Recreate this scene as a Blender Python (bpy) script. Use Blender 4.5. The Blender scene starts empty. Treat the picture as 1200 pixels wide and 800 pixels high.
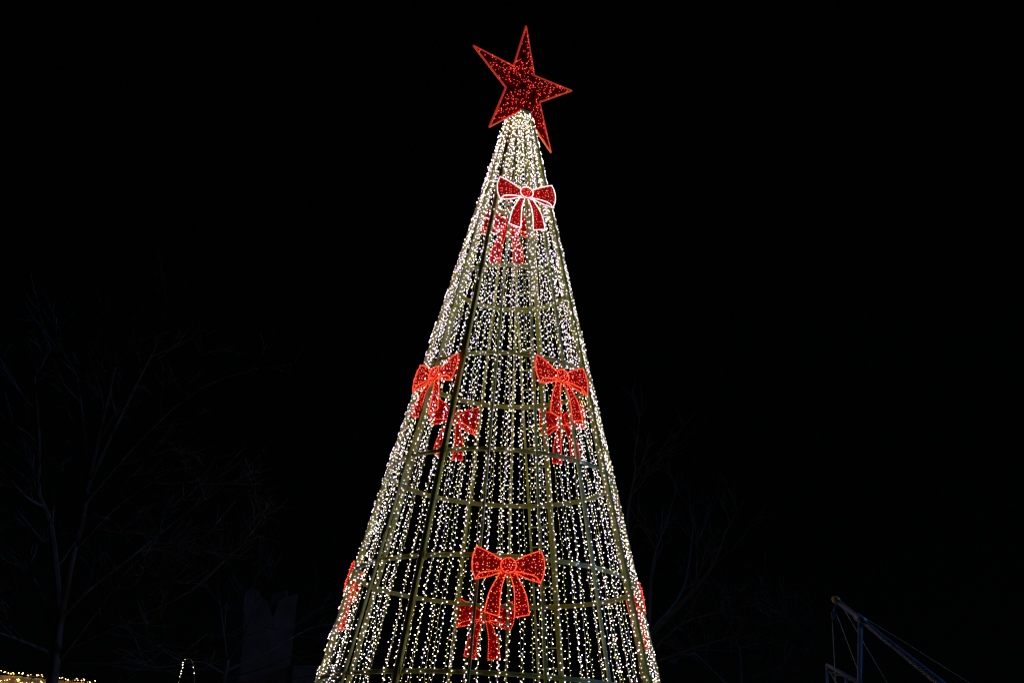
import bpy, math, random
from mathutils import Vector, Matrix

# ------------------------------------------------------------------ camera
sc = bpy.context.scene
R = math.radians
CAM = Vector((0.0, 0.0, 1.6))
PITCH, ROLL, FPX = R(20.4056), R(2.9694), 1568.45          # FPX: focal length in pixels of the 1200 px wide photo
Fw = Vector((0, math.cos(PITCH), math.sin(PITCH)))
U0 = Vector((0, -math.sin(PITCH), math.cos(PITCH)))
R0 = Vector((1, 0, 0))
Rt = math.cos(ROLL) * R0 + math.sin(ROLL) * U0
Up = -math.sin(ROLL) * R0 + math.cos(ROLL) * U0
cd = bpy.data.cameras.new('camera')
cd.sensor_width = 36.0
cd.sensor_fit = 'HORIZONTAL'
cd.lens = FPX / 1200 * 36
cd.clip_start = 0.1
cd.clip_end = 3000
cam = bpy.data.objects.new('camera', cd)
sc.collection.objects.link(cam)
m3 = Matrix((Rt, Up, -Fw)).transposed().to_4x4()
cam.matrix_world = Matrix.Translation(CAM) @ m3
sc.camera = cam

# ------------------------------------------------------------------ night sky and stand-in for a blue floodlight
FLOOD_EL, FLOOD_AZ = R(24), R(92.5)                            # azimuth clockwise from +Y: from the right
wd = bpy.data.worlds.new('World')
sc.world = wd
wd.use_nodes = True
nt = wd.node_tree
bg = nt.nodes['Background']
sky = nt.nodes.new('ShaderNodeTexSky')
sky.sky_type = 'NISHITA'
sky.sun_disc = False
sky.sun_elevation = FLOOD_EL
sky.sun_rotation = FLOOD_AZ
nt.links.new(sky.outputs[0], bg.inputs[0])
bg.inputs[1].default_value = 0.00013
ml = bpy.data.lights.new('flood_stand_in', 'SUN')  # added blue sun lamp, stands in for a floodlight out of view
ml.energy = 0.6
ml.angle = R(0.5)
ml.color = (0.12, 0.36, 1.0)
flood_stand_in = bpy.data.objects.new('flood_stand_in', ml)
sc.collection.objects.link(flood_stand_in)
d = Vector((math.sin(FLOOD_AZ) * math.cos(FLOOD_EL), math.cos(FLOOD_AZ) * math.cos(FLOOD_EL), math.sin(FLOOD_EL)))
flood_stand_in.rotation_euler = (-d).to_track_quat('-Z', 'Y').to_euler()
flood_stand_in.location = d * 60
vs = sc.view_settings
vs.view_transform = 'Standard'
vs.look = 'None'
vs.exposure = 0.0
vs.gamma = 1.0
vs.use_curve_mapping = False
sc.cycles.use_denoising = True
sc.cycles.max_bounces = 6
sc.cycles.filter_width = 1.25

# ------------------------------------------------------------------ helpers
def ray(px, py):
    return Fw + Rt * ((px - 600) / FPX) + Up * ((400 - py) / FPX)

def at(px, py, y):                       # point on the pixel's ray standing y metres in front of the camera
    v = ray(px, py)
    return CAM + v * (y / v.y)

def principled(name, col, rough=0.6, metal=0.0, emit=None, estr=0.0, noise=None, bump=0.0, spec=0.5):
    m = bpy.data.materials.new(name)
    m.use_nodes = True
    t = m.node_tree
    b = t.nodes['Principled BSDF']
    b.inputs['Base Color'].default_value = (*col, 1)
    b.inputs['Roughness'].default_value = rough
    b.inputs['Metallic'].default_value = metal
    b.inputs['Specular IOR Level'].default_value = spec
    if emit:
        b.inputs['Emission Color'].default_value = (*emit, 1)
        b.inputs['Emission Strength'].default_value = estr
    if noise:
        sc_, lo, hi = noise
        tc = t.nodes.new('ShaderNodeTexCoord')
        n = t.nodes.new('ShaderNodeTexNoise')
        n.inputs['Scale'].default_value = sc_
        n.inputs['Detail'].default_value = 6
        r = t.nodes.new('ShaderNodeValToRGB')
        r.color_ramp.elements[0].position = 0.3
        r.color_ramp.elements[1].position = 0.7
        r.color_ramp.elements[0].color = (*[c * lo for c in col], 1)
        r.color_ramp.elements[1].color = (*[min(1, c * hi) for c in col], 1)
        t.links.new(tc.outputs['Object'], n.inputs['Vector'])
        t.links.new(n.outputs['Fac'], r.inputs['Fac'])
        t.links.new(r.outputs['Color'], b.inputs['Base Color'])
        if bump:
            bp = t.nodes.new('ShaderNodeBump')
            bp.inputs['Strength'].default_value = bump
            bp.inputs['Distance'].default_value = 0.02
            t.links.new(n.outputs['Fac'], bp.inputs['Height'])
            t.links.new(bp.outputs['Normal'], b.inputs['Normal'])
    return m

M = {}
M['frame'] = principled('galvanised_frame', (0.38, 0.41, 0.06), 0.5, 0.0, noise=(9, 0.85, 1.1), bump=0.1)
M['wire'] = principled('clear_cable', (0.34, 0.36, 0.06), 0.5)
M['led_tip'] = principled('led_lens', (0.8, 0.8, 0.8), 0.3, emit=(0.90, 0.62, 1.0), estr=7.0)
M['led_dim'] = principled('led_lens_dim', (0.8, 0.8, 0.8), 0.3, emit=(0.92, 0.68, 0.95), estr=2.2)
M['led_back'] = principled('led_body', (0.8, 0.75, 0.4), 0.3, emit=(1.0, 0.95, 0.13), estr=2.5)
M['led_blue'] = principled('led_cold', (0.8, 0.8, 0.9), 0.3, emit=(0.22, 0.25, 1.0), estr=2.2)
M['red_mesh'] = principled('red_mesh', (0.28, 0.002, 0.003), 0.8, spec=0.0, noise=(60, 0.7, 1.1), bump=0.3)
def see_through(m, w):                   # sheer fabric: part of the light passes through
    t = m.node_tree
    b = t.nodes['Principled BSDF']
    o = t.nodes['Material Output']
    tr = t.nodes.new('ShaderNodeBsdfTranslucent')
    tr.inputs[0].default_value = (0.80, 0.02, 0.015, 1)
    mx = t.nodes.new('ShaderNodeMixShader')
    mx.inputs[0].default_value = w
    t.links.new(b.outputs[0], mx.inputs[1])
    t.links.new(tr.outputs[0], mx.inputs[2])
    t.links.new(mx.outputs[0], o.inputs['Surface'])
see_through(M['red_mesh'], 0.38)
M['rope_red'] = principled('red_rope_light', (0.7, 0.1, 0.05), 0.4, emit=(1.0, 0.03, 0.008), estr=0.8)
M['bead_red'] = principled('red_rope_bead', (0.8, 0.3, 0.2), 0.4, emit=(1.0, 0.12, 0.025), estr=1.9)
M['rope_white'] = principled('white_rope_light', (0.8, 0.7, 0.7), 0.4, emit=(1.0, 0.80, 0.78), estr=0.95)
M['bead_white'] = principled('white_rope_bead', (0.8, 0.8, 0.8), 0.4, emit=(1.0, 0.9, 0.85), estr=2.0)
M['led_red'] = principled('red_led', (0.7, 0.1, 0.1), 0.4, emit=(1.0, 0.08, 0.05), estr=3.0)
M['led_pink'] = principled('pink_led', (0.8, 0.3, 0.3), 0.4, emit=(1.0, 0.34, 0.28), estr=2.6)
M['star_tube'] = principled('star_tube', (0.95, 0.50, 0.12), 0.6, spec=0.1, emit=(1.0, 0.03, 0.018), estr=0.36)
M['star_led'] = principled('star_led', (0.7, 0.1, 0.1), 0.4, emit=(1.0, 0.07, 0.05), estr=1.5)
M['star_mesh'] = principled('star_mesh', (0.35, 0.004, 0.004), 0.8, spec=0.0, noise=(60, 0.7, 1.1), bump=0.3)
M['bark'] = principled('bark', (0.038, 0.040, 0.036), 0.85, noise=(7, 0.6, 1.4), bump=0.5)
M['stone'] = principled('old_stone', (0.34, 0.33, 0.29), 0.9, noise=(1.6, 0.65, 1.25), bump=0.7)
M['steel'] = principled('painted_steel', (0.19, 0.28, 0.38), 0.32, 0.0, noise=(14, 0.8, 1.15))
M['gold'] = principled('brass_cap', (0.70, 0.46, 0.12), 0.45, 0.2)
M['rope'] = principled('hemp_rope', (0.60, 0.54, 0.30), 0.8)
M['wood'] = principled('brown_plank', (0.27, 0.19, 0.10), 0.75, noise=(5, 0.6, 1.3), bump=0.4)
M['roofwood'] = principled('straw_plank', (0.62, 0.47, 0.22), 0.75, noise=(6, 0.55, 1.3), bump=0.4)
M['fairy'] = principled('fairy_bulb', (0.8, 0.7, 0.4), 0.3, emit=(1.0, 0.58, 0.17), estr=14.0)
M['fairy_white'] = principled('fairy_bulb_white', (0.8, 0.8, 0.7), 0.3, emit=(1.0, 0.84, 0.62), estr=10.0)
M['ground'] = principled('ground', (0.07, 0.068, 0.06), 0.9, noise=(0.6, 0.6, 1.4), bump=0.4)

class MB:
    """collects verts and faces, then links them as one mesh object"""
    def __init__(self):
        self.v, self.f, self.mi = [], [], []
    def add(self, verts, faces, mi=0):
        o = len(self.v)
        self.v += [tuple(p) for p in verts]
        self.f += [tuple(i + o for i in f) for f in faces]
        self.mi += [mi] * len(faces) if isinstance(mi, int) else list(mi)
    def box(self, c, s, mi=0, rot=None):
        c = Vector(c)
        vs_ = []
        for x in (-1, 1):
            for y in (-1, 1):
                for z in (-1, 1):
                    p = Vector((x * s[0] / 2, y * s[1] / 2, z * s[2] / 2))
                    vs_.append(c + (rot @ p if rot else p))
        self.add(vs_, [(0, 1, 3, 2), (4, 6, 7, 5), (0, 4, 5, 1), (2, 3, 7, 6), (0, 2, 6, 4), (1, 5, 7, 3)], mi)
    def tube(self, pts, rad, sides=6, mi=0, closed=False):
        pts = [Vector(p) for p in pts]
        n = len(pts)
        rads = [rad] * n if isinstance(rad, (int, float)) else rad
        vs_, fs = [], []
        ref = None
        for i, p in enumerate(pts):
            if closed:
                t = pts[(i + 1) % n] - pts[i - 1]
            else:
                t = pts[min(i + 1, n - 1)] - pts[max(i - 1, 0)]
            t.normalize()
            if ref is None:
                ref = Vector((0, 0, 1)) if abs(t.z) < 0.9 else Vector((1, 0, 0))
            a = t.cross(ref)
            if a.length < 1e-5:
                a = t.orthogonal()
            a.normalize()
            b = a.cross(t)
            ref = b.normalized()
            for k in range(sides):
                an = 2 * math.pi * k / sides
                vs_.append(p + (a * math.cos(an) + b * math.sin(an)) * rads[i])
        m = n if closed else n - 1
        for i in range(m):
            for k in range(sides):
                i2 = (i + 1) % n
                k2 = (k + 1) % sides
                fs.append((i * sides + k, i2 * sides + k, i2 * sides + k2, i * sides + k2))
        if not closed:
            fs.append(tuple(range(sides)))
            fs.append(tuple((n - 1) * sides + k for k in reversed(range(sides))))
        self.add(vs_, fs, mi)
    def octa(self, c, r, mi=0):
        c = Vector(c)
        vs_ = [c + Vector(p) * r for p in ((1, 0, 0), (-1, 0, 0), (0, 1, 0), (0, -1, 0), (0, 0, 1), (0, 0, -1))]
        self.add(vs_, [(0, 2, 4), (2, 1, 4), (1, 3, 4), (3, 0, 4), (2, 0, 5), (1, 2, 5), (3, 1, 5), (0, 3, 5)], mi)
    def mesh(self, name, mats, smooth=False):
        me = bpy.data.meshes.new(name)
        me.from_pydata(self.v, [], self.f)
        for m in (mats if isinstance(mats, (list, tuple)) else [mats]):
            me.materials.append(M[m])
        me.polygons.foreach_set('material_index', self.mi)
        if smooth:
            me.polygons.foreach_set('use_smooth', [True] * len(me.polygons))
        me.update()
        return me
    def build(self, name, mats, parent=None, smooth=False):
        return link(name, self.mesh(name, mats, smooth), parent)

def link(name, me, parent=None):
    o = bpy.data.objects.new(name, me)
    sc.collection.objects.link(o)
    if parent:
        o.parent = parent
    return o

def tag(o, label=None, cat=None, group=None, kind=None):
    for k, v in (('label', label), ('category', cat), ('group', group), ('kind', kind)):
        if v:
            o[k] = v
    return o

def empty(name, loc=(0, 0, 0), rot=(0, 0, 0)):
    o = bpy.data.objects.new(name, None)
    o.empty_display_size = 0.3
    sc.collection.objects.link(o)
    o.location = loc
    o.rotation_euler = rot
    return o

def spline(ctrl, n=8, closed=False):     # Catmull-Rom through the control points
    c = [Vector(p) for p in ctrl]
    out = []
    segs = len(c) if closed else len(c) - 1
    for i in range(segs):
        if closed:
            p0, p1, p2, p3 = c[i - 1], c[i], c[(i + 1) % len(c)], c[(i + 2) % len(c)]
        else:
            p1, p2 = c[i], c[i + 1]
            p0 = c[i - 1] if i else p1 * 2 - p2
            p3 = c[i + 2] if i + 2 < len(c) else p2 * 2 - p1
        for k in range(n):
            t = k / n
            out.append(0.5 * ((2 * p1) + (p2 - p0) * t + (2 * p0 - 5 * p1 + 4 * p2 - p3) * t * t + (3 * p1 - p0 - 3 * p2 + p3) * t ** 3))
    if not closed:
        out.append(c[-1].copy())
    return out

def resample(pts, step, closed=False):
    pts = list(pts) + ([pts[0]] if closed else [])
    out, acc = [], 0.0
    for a, b in zip(pts, pts[1:]):
        L = (b - a).length
        while acc <= L:
            out.append(a + (b - a) * (acc / L if L else 0))
            acc += step
        acc -= L
    return out

def inside(x, y, poly):
    c = False
    n = len(poly)
    for i in range(n):
        x1, y1 = poly[i][0], poly[i][1]
        x2, y2 = poly[i - 1][0], poly[i - 1][1]
        if (y1 > y) != (y2 > y) and x < (x2 - x1) * (y - y1) / (y2 - y1) + x1:
            c = not c
    return c

# ------------------------------------------------------------------ ground
g = MB()
g.add([(-900, -400, 0), (900, -400, 0), (900, 1500, 0), (-900, 1500, 0)], [(0, 1, 2, 3)])
tag(g.build('ground', 'ground'), kind='structure')

# ------------------------------------------------------------------ the cone of lights
TX, TY = -0.0624, 19.0
CA, CB = 3.2250, 0.24288                 # radius = CA - CB * height
PHI = math.atan(CB)
def rad(h):
    return CA - CB * h
HTOP = 12.56
tree = empty('light_tree', (TX, TY, 0))
tag(tree, 'tall cone of white LED strings on a ringed pole frame', 'christmas tree')

def pole_mesh(w, dpt):
    m = MB()
    a, b = Vector((0, -rad(0.0) - 0.014, 0.0)), Vector((0, -rad(HTOP) - 0.004, HTOP))
    t = (b - a).normalized()
    x = Vector((1, 0, 0))
    n = t.cross(x).normalized()
    vs_ = []
    bv = w * 0.12
    prof = [(-w / 2 + bv, -dpt / 2), (w / 2 - bv, -dpt / 2), (w / 2, -dpt / 2 + bv), (w / 2, dpt / 2 - bv),
            (w / 2 - bv, dpt / 2), (-w / 2 + bv, dpt / 2), (-w / 2, dpt / 2 - bv), (-w / 2, -dpt / 2 + bv)]
    for p in (a, b):
        for (u, v) in prof:
            vs_.append(p + x * u + n * v)
    k = len(prof)
    fs = [(i, (i + 1) % k, k + (i + 1) % k, k + i) for i in range(k)] + [tuple(range(k))[::-1], tuple(range(k, 2 * k))]
    m.add(vs_, fs)
    return m.mesh('pole', 'frame')

thick, thin = pole_mesh(0.074, 0.06), pole_mesh(0.034, 0.042)
pole_az = [-6 + 22.5 * k for k in range(16)]
for k, a in enumerate(pole_az):
    o = link('pole', thick if k % 4 == 3 else thin, tree)
    o.rotation_euler.z = R(a)

cm = MB()
cm.box((0, 0.012, 0), (0.105, 0.082, 0.085))
cm.tube([(0.025, -0.034, 0.02), (0.025, -0.026, 0.02)], 0.012, 6)
cm.tube([(-0.025, -0.034, -0.02), (-0.025, -0.026, -0.02)], 0.012, 6)
clamp = cm.mesh('clamp', 'frame')
for k in range(8):
    h = 0.47 + 1.5115 * k
    m = MB()
    N = 96
    r = rad(h) - 0.020
    w2, t2 = 0.028, 0.02
    vs_, fs = [], []
    prof = [(t2, -w2), (t2, -0.006), (t2 - 0.007, -0.004), (t2 - 0.007, 0.004), (t2, 0.006), (t2, w2),
            (-t2, w2), (-t2, 0.006), (-t2 + 0.007, 0.004), (-t2 + 0.007, -0.004), (-t2, -0.006), (-t2, -w2)]
    q = len(prof)
    for i in range(N):
        an = 2 * math.pi * i / N
        for (dr, dz) in prof:
            vs_.append(((r + dr - CB * dz) * math.sin(an), -(r + dr - CB * dz) * math.cos(an), h + dz))
    for i in range(N):
        for j in range(q):
            i2, j2 = (i + 1) % N, (j + 1) % q
            fs.append((i * q + j, i2 * q + j, i2 * q + j2, i * q + j2))
    m.add(vs_, fs)
    ring = m.build('ring', 'frame', tree)
    for a in (61.5, 151.5, 241.5, 331.5):
        o = link('clamp', clamp, ring)
        o.location = (rad(h) * math.sin(R(a)), -rad(h) * math.cos(R(a)), h)
        o.rotation_euler = (-PHI, 0, R(a))

# ladder up the inside of one thick pole
lad = MB()
def onpole(h, dx=0.0, inward=0.0):
    return Vector((dx, -rad(h) + inward, h))
lad.tube([onpole(0.1, 0.40, 0.02), onpole(10.9, 0.33, 0.02)], 0.018, 6)
ladder = lad.build('ladder_rail', 'frame', tree)
ladder.rotation_euler.z = R(-28.5 + 180)
rm = MB()
rm.tube([(0, 0, 0), (1, 0, 0)], 0.011, 6)
rung = rm.mesh('rung', 'frame')
for i in range(35):
    h = 0.5 + 0.30 * i
    o = link('rung', rung, ladder)
    o.location = onpole(h, 0.03, 0.02)
    o.scale.x = 0.40 - 0.07 * (h / 10.9) - 0.03
cp = MB()
cp.tube([(0, 0, HTOP - 0.06), (0, 0, HTOP + 0.01), (0, 0, HTOP + 0.05)], [rad(HTOP) + 0.02, rad(HTOP) + 0.02, 0.05], 20)
cp.build('top_cap', 'frame', tree)

# LED strings
random.seed(4)
def bulb(mb, p, d, s, mi_tip, mi_back):
    d = d.normalized()
    a = d.orthogonal().normalized()
    b = d.cross(a)
    n = 5
    rings = [(-0.9, 0.55), (-0.1, 0.95), (0.7, 0.75)]
    vs_ = [p - d * s * 1.2]
    for (t, r) in rings:
        for k in range(n):
            an = 2 * math.pi * k / n
            vs_.append(p + d * s * t + (a * math.cos(an) + b * math.sin(an)) * s * r)
    vs_.append(p + d * s * 1.15)
    fs, mi = [], []
    for k in range(n):
        k2 = (k + 1) % n
        fs.append((0, 1 + k2, 1 + k)); mi.append(mi_back)
        fs.append((1 + k, 1 + k2, 1 + n + k2, 1 + n + k)); mi.append(mi_back)
        fs.append((1 + n + k, 1 + n + k2, 1 + 2 * n + k2, 1 + 2 * n + k)); mi.append(mi_tip)
        fs.append((1 + 2 * n + k, 1 + 2 * n + k2, 1 + 3 * n)); mi.append(mi_tip)
    mb.add(vs_, fs, mi)

def string_meshes(seed):
    rnd = random.Random(seed)
    ph = [rnd.uniform(0, 6.28) for _ in range(6)]
    top = HTOP - rnd.uniform(0.0, 0.1)
    lift = 0.016 if seed < 2 else -0.006       # a few strings pass outside the rings, most inside
    bot = 0.35 + rnd.uniform(0, 0.2)
    def pos(h):
        w = 0.014 * math.sin(h * 1.7 + ph[0]) + 0.008 * math.sin(h * 5.3 + ph[1]) + 0.004 * math.sin(h * 17 + ph[2])
        e = 0.010 * math.sin(h * 2.6 + ph[3]) + 0.005 * math.sin(h * 9.1 + ph[4])
        k = min(1, rad(h) / 0.8)
        return Vector((w * k, -(rad(h) + lift + e * 0.6), h))
    n = 130
    wm = MB()
    wm.tube([pos(bot + (top - bot) * i / n) for i in range(n + 1)], 0.0034, 3)
    lm = MB()
    h, i = bot, 0
    while h < top:
        p = pos(h)
        side = 1 if i % 2 else -1
        off = Vector((side * rnd.uniform(0.006, 0.026), rnd.uniform(-0.036, 0.012), rnd.uniform(-0.008, 0.008)))
        dr = Vector((side * rnd.uniform(0.0, 0.8), -rnd.uniform(0.4, 1.1) if rnd.random() < 0.93 else rnd.uniform(0.2, 1), rnd.uniform(-0.9, 0.35)))
        if h > top - 0.35:                # bunched ends at the crown point upwards
            dr = Vector((rnd.uniform(-.5, .5), -rnd.uniform(0.1, .9), rnd.uniform(0.2, 1)))
        s = rnd.uniform(0.0050, 0.0094)
        q = rnd.random()
        tip = 2 if q < 0.012 else (3 if q < 0.2 else 0)
        bulb(lm, p + off, dr, s, tip, 1)
        h += rnd.choice((0.030, 0.042, 0.050, 0.058, 0.07))
        i += 1
    return wm.mesh('light_string', 'wire'), lm.mesh('bulbs', ['led_tip', 'led_back', 'led_blue', 'led_dim'])

variants = [string_meshes(s) for s in range(8)]
NS = 82
for k in range(NS):
    a = 360 * k / NS - 3.2 + random.uniform(-1.3, 1.3)
    wme, lme = variants[random.randrange(8)]
    o = link('light_string', wme, tree)
    o.rotation_euler.z = R(a)
    b = link('bulbs', lme, o)
    b['kind'] = 'stuff'

# ------------------------------------------------------------------ bows
S = 0.0109
def mir(pts, sg):
    return [Vector((p[0] * sg, p[1], 0)) * S for p in pts]
def shapes(sg):
    top = spline(mir([(6, 6), (20, 14), (38, 22)], sg), 5)
    outer = spline(mir([(38, 22), (42, 9), (42, -6), (38, -19)], sg), 5)
    low = spline(mir([(38, -19), (23, -15), (7, -7)], sg), 6)
    fold = spline(mir([(38, -19), (33, -12), (21, -8), (8, -6)], sg), 5)
    loop = top[:-1] + outer[:-1] + low
    tin = spline(mir([(2, -8), (7.5, -30), (9, -62)], sg), 7)
    tbot = spline(mir([(9, -62), (26, -58)], sg), 4)
    tout = spline(mir([(26, -58), (21, -34), (9.5, -9)], sg), 7)
    tail = tin[:-1] + tbot[:-1] + tout
    return loop, fold, tail

def panel(poly, thick_, depth):          # polygon in x,z extruded along y; depth(p) gives how far it stands out
    m = MB()
    n = len(poly)
    m.add([(p.x, -depth(p), p.y) for p in poly], [tuple(range(n))])
    hem = [Vector((p.x, -depth(p), p.y)) for p in poly]
    m.tube(hem, thick_ / 2, 4, 0, True)  # stiff hem round the sheer fabric
    return m

def rope(curves, depth, beads=0.026):
    m = MB()
    for c, closed in curves:
        p3 = [Vector((p.x, -depth(p) - 0.003, p.y)) for p in c]
        m.tube(p3, 0.0078, 5, 0, closed)
        for q in resample(p3, beads, closed):
            m.octa(q + Vector((0, -0.007, 0)), 0.0072, 1)
            m.octa(q + Vector((0, 0.007, 0)), 0.0072, 1)
    return m

def leds(poly, depth, spacing, rnd):
    m = MB()
    xs = [p.x for p in poly]; ys = [p.y for p in poly]
    y = min(ys)
    while y < max(ys):
        x = min(xs)
        while x < max(xs):
            px, py = x + rnd.uniform(-.45, .45) * spacing, y + rnd.uniform(-.45, .45) * spacing
            if inside(px, py, poly):
                p = Vector((px, py, 0))
                m.octa((px, -depth(p) - rnd.uniform(0.014, 0.03), py), rnd.uniform(0.005, 0.0085), 1 if rnd.random() < 0.18 else 0)
                if rnd.random() < 0.7:
                    m.octa((px, -depth(p) + rnd.uniform(0.010, 0.02), py), rnd.uniform(0.004, 0.007), 0)
            x += spacing
        y += spacing
    return m

def bow_parts():
    rnd = random.Random(11)
    parts = []
    for sg in (-1, 1):
        loop, fold, tail = shapes(sg)
        dl = lambda p: 0.012 + 0.05 * min(1, abs(p.x) / (30 * S)) * (1 - 0.45 * abs(p.x) / (42 * S))
        dt = lambda p: 0.012 + 0.03 * math.sin(min(1.0, -p.y / (62 * S)) * 3.0)
        parts.append(('loop', panel(loop, 0.016, dl), rope([(loop, True), (fold, False)], dl), leds(loop, dl, 0.046, rnd)))
        parts.append(('tail', panel(tail, 0.016, dt), rope([(tail, True)], dt), leds(tail, dt, 0.046, rnd)))
    kn = [Vector((math.cos(2 * math.pi * i / 24) * 9.2, math.sin(2 * math.pi * i / 24) * 9.6 - 0.3, 0)) * S for i in range(24)]
    dk = lambda p: 0.055
    parts.append(('knot', panel(kn, 0.03, dk), rope([(kn, True)], lambda p: 0.062), leds(kn, lambda p: 0.065, 0.036, rnd)))
    return parts

bp = bow_parts()
br = MB()
br.box((0, 0.035, 0.02), (0.03, 0.07, 0.03))
br.box((0, 0.005, -0.02), (0.028, 0.018, 0.42))
bow_meshes = {}
for colour, mats in (('red', ['rope_red', 'bead_red']), ('white', ['rope_white', 'bead_white'])):
    bow_meshes[colour] = [(n, a.mesh(n, 'red_mesh'), b.mesh('rope_light', mats), c.mesh('led_points', ['led_red', 'led_pink'])) for n, a, b, c in bp]
bracket_me = br.mesh('bracket', 'frame')

def bow(theta, h, label, colour='red', out=0.0):
    r = rad(h) + out
    th = R(theta)
    e = empty('ribbon_bow', (TX + r * math.sin(th), TY - r * math.cos(th), h), (-PHI, 0, th))
    tag(e, label, 'bow', 'lit red bows hung on the cone of lights')
    for n, a, b, c in bow_meshes[colour]:
        o = link(n, a, e)
        link('rope_light', b, o)
        l = link('led_points', c, o)
        l['kind'] = 'stuff'
    link('bracket', bracket_me, e)

bow(14.5, 10.84, 'white-edged red bow near the top of the light cone, facing us', 'white', 0.03)
bow(188, 10.84, 'red bow on the far side near the top, seen through the strings', out=-0.12)
bow(-48, 7.77, 'upper left red bow on the near left side of the cone', out=-0.02)
bow(35, 7.75, 'upper right red bow on the near right side of the cone')
bow(-144, 7.75, 'red bow on the far side behind the upper left bow', out=-0.08)
bow(136, 7.75, 'red bow on the far side behind the upper right bow', out=-0.08)
bow(4.5, 4.85, 'lowest front red bow in the middle of the cone, facing us')
bow(184, 4.85, 'red bow on the far side, low, behind the lowest front bow', out=-0.06)
bow(-94, 4.92, 'red bow seen edge-on at the left outline of the cone', out=-0.05)
bow(97, 4.85, 'red bow seen edge-on at the right outline of the cone', out=-0.05)

# ------------------------------------------------------------------ star
star = empty('star', (TX + 0.03, TY - 0.2, 12.945), (0.055, -0.053, 0.706))
star.rotation_mode = 'YXZ'
star.rotation_euler = (0.055, -0.053, 0.706)
tag(star, 'large red five-pointed star outlined in light on top of the cone', 'star')
RO, RI, DP = 1.114, 0.380, 0.11
tips = [Vector((RO * math.cos(R(90 - 72 * k)), 0, RO * math.sin(R(90 - 72 * k)))) for k in range(5)]
inn = [Vector((RI * math.cos(R(54 - 72 * k)), 0, RI * math.sin(R(54 - 72 * k)))) for k in range(5)]
rnd = random.Random(5)
for k in range(5):
    t, a, b = tips[k], inn[k - 1], inn[k]
    m = MB()
    m.add([t, a, b, (0, -DP, 0), (0, DP, 0)], [(0, 3, 1), (0, 2, 3), (0, 1, 4), (0, 4, 2), (1, 3, 4), (2, 4, 3)])
    arm = m.build('arm', 'star_mesh', star)
    l = MB()
    for (p, q) in ((a, t), (t, b)):
        for s_ in (-1, 1):
            for i in range(40):
                u, v = rnd.random(), rnd.random()
                if u + v > 1:
                    u, v = 1 - u, 1 - v
                c = Vector((0, s_ * DP, 0))
                l.octa(c + (p - c) * u + (q - c) * v + Vector((0, s_ * 0.018, 0)), rnd.uniform(0.006, 0.0105), 0 if rnd.random() < .8 else 1)
    lo = l.build('led_points', ['star_led', 'led_red'], arm)
    lo['kind'] = 'stuff'
m = MB()
out = []
for k in range(5):
    out += [tips[k], inn[k]]
for i in range(10):
    m.tube([out[i], out[(i + 1) % 10]], 0.016, 6)
    m.octa(out[i], 0.02)
m.build('outline_tube', 'star_tube', star)
m = MB()
m.tube([(0, 0, -0.37), (0, 0, -0.46)], 0.035, 8)
m.build('mast', 'frame', star)

# ------------------------------------------------------------------ bare trees
def limb(mb, pts, r0, r1, sides=6):
    n = len(pts)
    mb.tube(pts, [r0 + (r1 - r0) * i / (n - 1) for i in range(n)], sides)

def twigs(mb, p, d, L, r, level, rnd, trop=0.25):
    n = 4 if level > 1 else 3
    pts = [p.copy()]
    dd = d.normalized()
    for i in range(n):
        dd = (dd + Vector((rnd.gauss(0, .16), rnd.gauss(0, .16), rnd.gauss(0, .10) + trop * 0.25))).normalized()
        pts.append(pts[-1] + dd * (L / n))
    limb(mb, pts, r, max(0.004, r * 0.4), 5 if level > 2 else 3)
    if level == 0:
        return
    for i in range(rnd.choice((2, 3, 4))):
        t = rnd.uniform(0.25, 1.0)
        f = t * n
        i0 = min(n - 1, int(f))
        q = pts[i0] + (pts[i0 + 1] - pts[i0]) * (f - i0)
        base = (pts[i0 + 1] - pts[i0]).normalized()
        perp = base.orthogonal().normalized()
        perp.rotate(Matrix.Rotation(rnd.uniform(0, 6.283), 3, base))
        nd = (base + perp * rnd.uniform(0.45, 0.95)).normalized()
        twigs(mb, q, nd, L * rnd.uniform(0.5, 0.75), max(0.005, r * (1 - 0.55 * t) * 0.6), level - 1, rnd, trop)

def bare_tree(label, trunk_px, y, r0, limbs_px, seed, level=3, group=None, length=0.95):
    rnd = random.Random(seed)
    top = [at(px, py, y) for px, py in trunk_px]
    foot = Vector((top[0].x + 0.05, y, 0))
    root = empty('bare_tree', foot)
    tag(root, label, 'tree', group)
    base = [foot - Vector((0, 0, 0.1)), foot + (top[0] - foot) * 0.5] + top
    pts = spline(base, 4)
    mb = MB()
    n = len(pts)
    mb.tube([p - foot for p in pts], [r0 * 1.5 - (r0 * 1.5 - r0 * 0.45) * (i / (n - 1)) ** 0.7 for i in range(n)], 9)
    mb.build('trunk', 'bark', root, True)
    cr = MB()
    for (pl, r) in limbs_px:
        dd = rnd.uniform(-1.6, 1.6)
        P = []
        for i, (px, py) in enumerate(pl):
            P.append(at(px, py, y + dd * (i / (len(pl) - 1)) ** 1.2) - foot)
        P = spline(P, 4)
        limb(cr, P, r, r * 0.35, 6)
        for j in range(3, len(P)):
            if rnd.random() < 0.62:
                base_d = (P[j] - P[j - 1]).normalized()
                perp = base_d.orthogonal().normalized()
                perp.rotate(Matrix.Rotation(rnd.uniform(0, 6.283), 3, base_d))
                twigs(cr, P[j], (base_d + perp * 0.8), length * rnd.uniform(0.6, 1.1), r * 0.42 * (1 - 0.5 * j / len(P)) + 0.003, level - 1, rnd)
        twigs(cr, P[-1], P[-1] - P[-2], length, r * 0.35, level - 1, rnd)
    cr.build('crown', 'bark', root)
    return root

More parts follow.
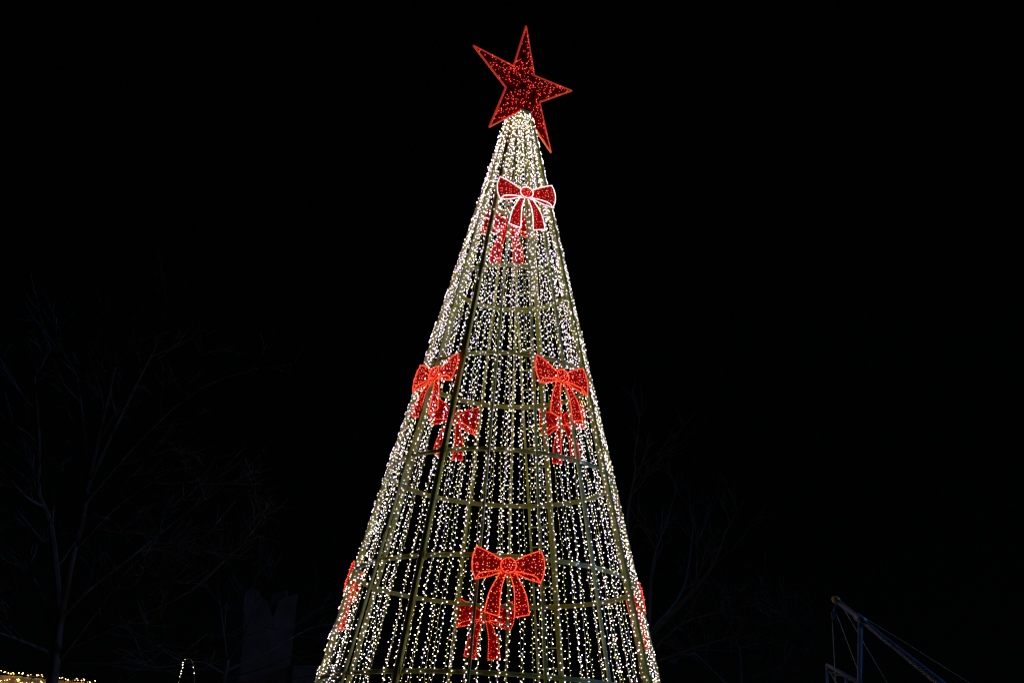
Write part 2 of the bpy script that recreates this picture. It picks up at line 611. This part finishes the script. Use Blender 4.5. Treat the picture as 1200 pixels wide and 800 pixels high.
bare_tree('big bare tree at the far left with forked trunk and ascending limbs',
          [(62, 792), (68, 740), (80, 670), (95, 610), (103, 560)], 20, 0.085,
          [([(103, 560), (98, 500), (90, 440)], .045), ([(103, 565), (118, 500), (135, 430)], .045), ([(100, 575), (130, 510), (165, 440), (185, 400)], .04),
           ([(98, 590), (150, 530), (200, 480), (235, 455)], .038), ([(90, 640), (140, 590), (190, 560), (240, 570)], .034),
           ([(70, 715), (64, 650), (58, 610), (45, 575), (46, 520), (40, 440)], .055), ([(45, 575), (10, 545), (-30, 520)], .03),
           ([(62, 740), (45, 690), (22, 655), (-5, 630)], .042), ([(75, 720), (105, 690), (150, 655), (200, 615)], .030),
           ([(70, 765), (110, 745), (160, 722), (225, 690), (270, 650)], .034), ([(60, 765), (20, 748), (-20, 735)], .025),
           ([(75, 778), (120, 778), (180, 785)], .02), ([(72, 770), (110, 720), (140, 680), (170, 660)], .028)], 3)
bare_tree('small bare tree in front of the ruined wall, left of the light cone',
          [(262, 830), (262, 800), (268, 770)], 26, 0.07,
          [([(268, 772), (285, 745), (300, 705)], .03), ([(266, 785), (310, 765), (345, 745), (365, 735)], .03), ([(264, 795), (300, 785), (350, 765)], .025),
           ([(266, 772), (262, 740), (258, 705)], .03), ([(264, 790), (235, 775), (200, 780)], .025), ([(262, 800), (320, 797), (375, 790)], .022)], 8)
bare_tree('wide bare tree just right of the light cone, limbs spreading right',
          [(748, 830), (752, 790), (760, 740)], 25, 0.10,
          [([(760, 745), (800, 705), (830, 670), (845, 640)], .05), ([(758, 760), (740, 680), (735, 610), (745, 550)], .05), ([(760, 740), (765, 660), (785, 600)], .04),
           ([(755, 780), (810, 760), (860, 745)], .035), ([(760, 742), (800, 690), (812, 620)], .035), ([(756, 770), (800, 730), (850, 715)], .03)], 21)
bare_tree('low bare tree between the light cone and the metal boom',
          [(862, 850), (864, 825), (868, 800)], 27, 0.06,
          [([(868, 802), (890, 790), (915, 780), (930, 755)], .03), ([(868, 800), (866, 760), (850, 720)], .03), ([(866, 815), (840, 790), (815, 765)], .03),
           ([(868, 805), (900, 775), (905, 740)], .025), ([(866, 812), (910, 800), (950, 775)], .025)], 33)

# ------------------------------------------------------------------ ruined wall
Y = 45.0
def ruin_wall(name, label, outline_px, yy, thick_):
    pts = [at(px, py, yy) for px, py in outline_px]
    m = MB()
    x0 = Vector((pts[0].x, yy, 0))
    top = [p - x0 for p in pts]
    poly = [Vector((top[0].x, 0, -0.2))] + top + [Vector((top[-1].x, 0, -0.2))]
    n = len(poly)
    fr = [Vector((p.x, 0, p.z)) for p in poly]
    bk = [Vector((p.x - 0.5 * thick_, thick_, p.z)) for p in poly]
    m.add(fr + bk, [tuple(range(n))[::-1], tuple(range(n, 2 * n))] + [(i, (i + 1) % n, (i + 1) % n + n, i + n) for i in range(n)])
    o = m.build(name, 'stone')
    o.location = x0
    return tag(o, label, 'wall')
rr = random.Random(2)
crag = [(284, 760)]
for i, (px, py) in enumerate([(286, 700), (290, 691), (296, 690), (300, 693), (303, 689), (306, 697), (310, 701), (314, 703), (316, 712), (319, 722), (323, 716), (326, 704), (330, 702), (334, 701), (335, 690), (337, 690), (338, 699), (342, 697), (345, 696), (349, 696)]):
    crag.append((px, py + rr.uniform(-.8, .8)))
ruin_wall('ruined_wall', 'tall crumbling grey stone ruin left of the light cone', crag, Y, 1.4)
ruin_wall('low_wall', 'low plain grey wall between the tall ruin and the light cone', [(344.5, 778), (360, 779), (372, 779.6), (400, 781)], Y - 0.6, 0.6)

# ------------------------------------------------------------------ market stall under fairy lights
SY = 22.5
pl, pr = at(-60, 784.5, SY), at(112, 802.5, SY)
ridge_z = 0.5 * (pl.z + pr.z)
stall = empty('market_stall', (0.5 * (pl.x + pr.x), SY, 0))
tag(stall, 'wooden market stall with straw-coloured roof under golden fairy lights, bottom left', 'stall')
half = (pr.x - pl.x) / 2
dz = (pl.z - pr.z) / 2
run, rise = 1.5, 1.05
pk = MB()
L = math.hypot(run, rise)
pk.box((0, -L / 2, 0), (0.155, L, 0.03))
plank = pk.mesh('roof_plank', 'roofwood')
nplk = int(2 * half / 0.165)
for i in range(nplk):
    x = -half + (i + 0.5) * 2 * half / nplk
    zt = ridge_z - dz * x / half
    for s_ in (0, 1):
        o = link('roof_plank', plank, stall)
        o.location = (x, 0.012 if s_ else -0.012, zt + rr.uniform(-.012, .012))
        o.rotation_euler = (math.atan2(rise, run), 0, math.pi * s_)
pm = MB()
eave = ridge_z - rise
pm.box((0, 0, (eave - 0.05) / 2), (0.1, 0.1, eave - 0.05))
post = pm.mesh('post', 'wood')
for sx in (-1, 1):
    for sy in (-1, 1):
        o = link('post', post, stall)
        o.location = (sx * (half - 0.12), sy * (run - 0.15), 0)
bm_ = MB()
bm_.box((0, 0, 0), (2 * half - 0.4, 0.03, 0.145))
board = bm_.mesh('wall_board', 'wood')
for i in range(6):
    o = link('wall_board', board, stall)
    o.location = (0, -(run - 0.15), 0.12 + 0.155 * i)
bb = MB()
bb.box((0, 0, 0), (2 * half - 0.3, 0.55, 0.05))
o = bb.build('counter', 'wood', stall)
o.location = (0, -(run - 0.2), 1.08)
# fairy lights lie on the roof: garlands along ridge and slope
def garland(name, label, path, parent=None, step=0.05, jit=0.03, size=(0.004, 0.009), seed=1, keep=0.8, mat='fairy'):
    rnd = random.Random(seed)
    w = MB()
    p0 = path[0].copy()
    w.tube([p - p0 for p in path], 0.003, 4)
    o = w.build(name, 'wire')
    o.location = p0
    tag(o, label, 'fairy lights')
    b = MB()
    for q in resample([p - p0 for p in path], step):
        if rnd.random() < keep:
            b.octa(q + Vector((rnd.uniform(-jit, jit), rnd.uniform(-jit, jit), rnd.uniform(-0.005, jit))), rnd.uniform(*size))
    bo = b.build('bulbs', mat, o)
    bo['kind'] = 'stuff'
    return o
sx0 = stall.location.x
def roofpt(x, t, lift=0.05):             # t metres down the front slope
    return Vector((sx0 + x, SY - t * run / L - 0.02, ridge_z - dz * x / half - t * rise / L + lift))
garland('ridge_garland', 'golden fairy lights along the stall roof ridge, bottom left', [roofpt(-half + i * 2 * half / 60, 0.02 + 0.02 * math.sin(i * .8), 0.055) for i in range(61)], step=0.03, seed=3)
for j, t in enumerate((0.22, 0.45, 0.75)):
    garland('roof_garland', ('golden fairy lights just below the stall roof ridge', 'golden fairy lights across the middle of the stall roof', 'golden fairy lights near the stall eave')[j],
            [roofpt(-half + i * 2 * half / 60, t + 0.05 * math.sin(i * .6 + j), 0.04) for i in range(61)], step=0.03, seed=5 + j)
# narrow arch of fairy lights
AY = 24.0
arch_px = [(203, 850), (207, 815), (210.5, 795), (213, 783), (216, 774), (220, 771.5), (224, 772.5), (226.5, 779), (227.5, 788), (227.5, 796), (229, 815), (231, 850)]
pth = spline([at(x, y, AY) for x, y in arch_px], 4)
foot_l, foot_r = pth[0].copy(), pth[-1].copy()
foot_l.z = foot_r.z = 0
foot_l.x -= 0.25; foot_r.x += 0.25
pth = [foot_l] + pth + [foot_r]
garland('light_arch', 'narrow standing arch of white fairy lights right of the stall', pth, mat='fairy_white', step=0.05, jit=0.012, size=(0.006, 0.012), seed=12, keep=0.6)

# ------------------------------------------------------------------ steel boom with pulley and ropes
BY = 17.0
B0, B1 = at(979, 702, BY), at(1112, 808, BY - 1.0)
boom = empty('steel_boom', (B1.x, B1.y, 0))
tag(boom, 'inclined steel boom with pulley, ropes and upright post, bottom right', 'boom')
O = boom.location
dirb = (B1 - B0).normalized()
tt = (0 - B0.z) / dirb.z
B2 = B0 + dirb * tt
m = MB()
m.tube([B0 - O, B0 + dirb * 1.0 - O, B1 - O, B2 - O], [0.032, 0.036, 0.052, 0.06], 14)
spar = m.build('spar', 'steel', boom, True)
m = MB()
e = B0 - dirb * 0.005
m.tube([e + dirb * 0.05 - O, e - dirb * 0.01 - O, e - dirb * 0.035 - O, e - dirb * 0.045 - O], [0.045, 0.047, 0.036, 0.012], 14)
m.build('end_cap', 'gold', spar, True)
P0 = at(1012, 728, BY)
pd = P0 - B0
P0 = B0 + dirb * pd.length
P1 = at(1007, 800, P0.y)
m = MB()
gp = P0 + (P1 - P0) * (P0.z / (P0.z - P1.z))
m.tube([P0 + Vector((0, 0, 0.0)) - O, gp - O], 0.031, 14)
m.build('post', 'steel', boom, True)
m = MB()
m.tube([P0 - dirb * 0.07 - O, P0 + dirb * 0.07 - O], 0.052, 14)
m.build('collar', 'steel', boom, True)
# pulley block
K = at(977.5, 719, BY)
m = MB()
m.tube([B0 + dirb * 0.03 - O, K + Vector((0, 0, 0.07)) - O], 0.008, 6)
m.tube([K + Vector((0, -0.02, 0)) - O, K + Vector((0, 0.02, 0)) - O], 0.036, 12)
m.box(K - O, (0.018, 0.06, 0.12))
m.build('pulley', 'steel', boom)
def ropeline(pts, r=0.006):
    m = MB()
    if pts[-1].z < 3.0:                  # runs on straight to the ground
        v = pts[-1] - pts[-2]
        pts = pts + [pts[-1] + v * (pts[-1].z / -v.z)]
    m.tube([p - O for p in pts], r, 5)
    m.build('rope', 'rope', boom)
ropeline([K + Vector((-0.03, 0, 0)), at(979, 800, BY), at(980, 850, BY)])
ropeline([K + Vector((0.03, 0, 0)), at(1006, 787, BY - .1)])
ropeline([B0 + dirb * 0.13 + Vector((0, 0, -.02)), at(1040, 800, BY - .3), at(1075, 860, BY - .6)])
ropeline([P0 + Vector((0, 0, .05)), at(1060, 752, BY - .2), at(1138, 801, BY - .5), at(1190, 836, BY - .8)], 0.005)
# lower rail carried by the post
A0, A1 = at(968, 778, BY + .2), at(1006, 799, BY)
m = MB()
m.tube([A0 - O, A1 - O, A1 + (A1 - A0) - O], 0.024, 10)
rail = m.build('rail', 'steel', boom, True)
m = MB()
e0 = A0 + (A1 - A0) * 0.02
m.tube([e0 - O, Vector((e0.x, e0.y, 0)) - O], 0.016, 8)
m.build('rail_post', 'steel', boom, True)
m = MB()
q = A0 + (A1 - A0) * 0.62
m.tube([q - O, Vector((q.x, q.y, 0)) - O], 0.02, 8)
m.build('rail_post', 'steel', boom, True)
m = MB()
c0 = A0 + Vector((0, 0, -0.03))
m.tube([c0 - O] + [p - O for p in spline([at(969, 790, BY + .2), at(972, 786, BY + .18), at(978, 796, BY + .15), at(984, 806, BY + .15)], 4)], 0.010, 6)
m.tube([p - O for p in spline([at(976, 787, BY + .18), at(980, 790, BY + .15), at(990, 792, BY + .12), at(996, 797, BY + .1)], 4)], 0.010, 6)
m.build('brace', 'rope', boom, True)
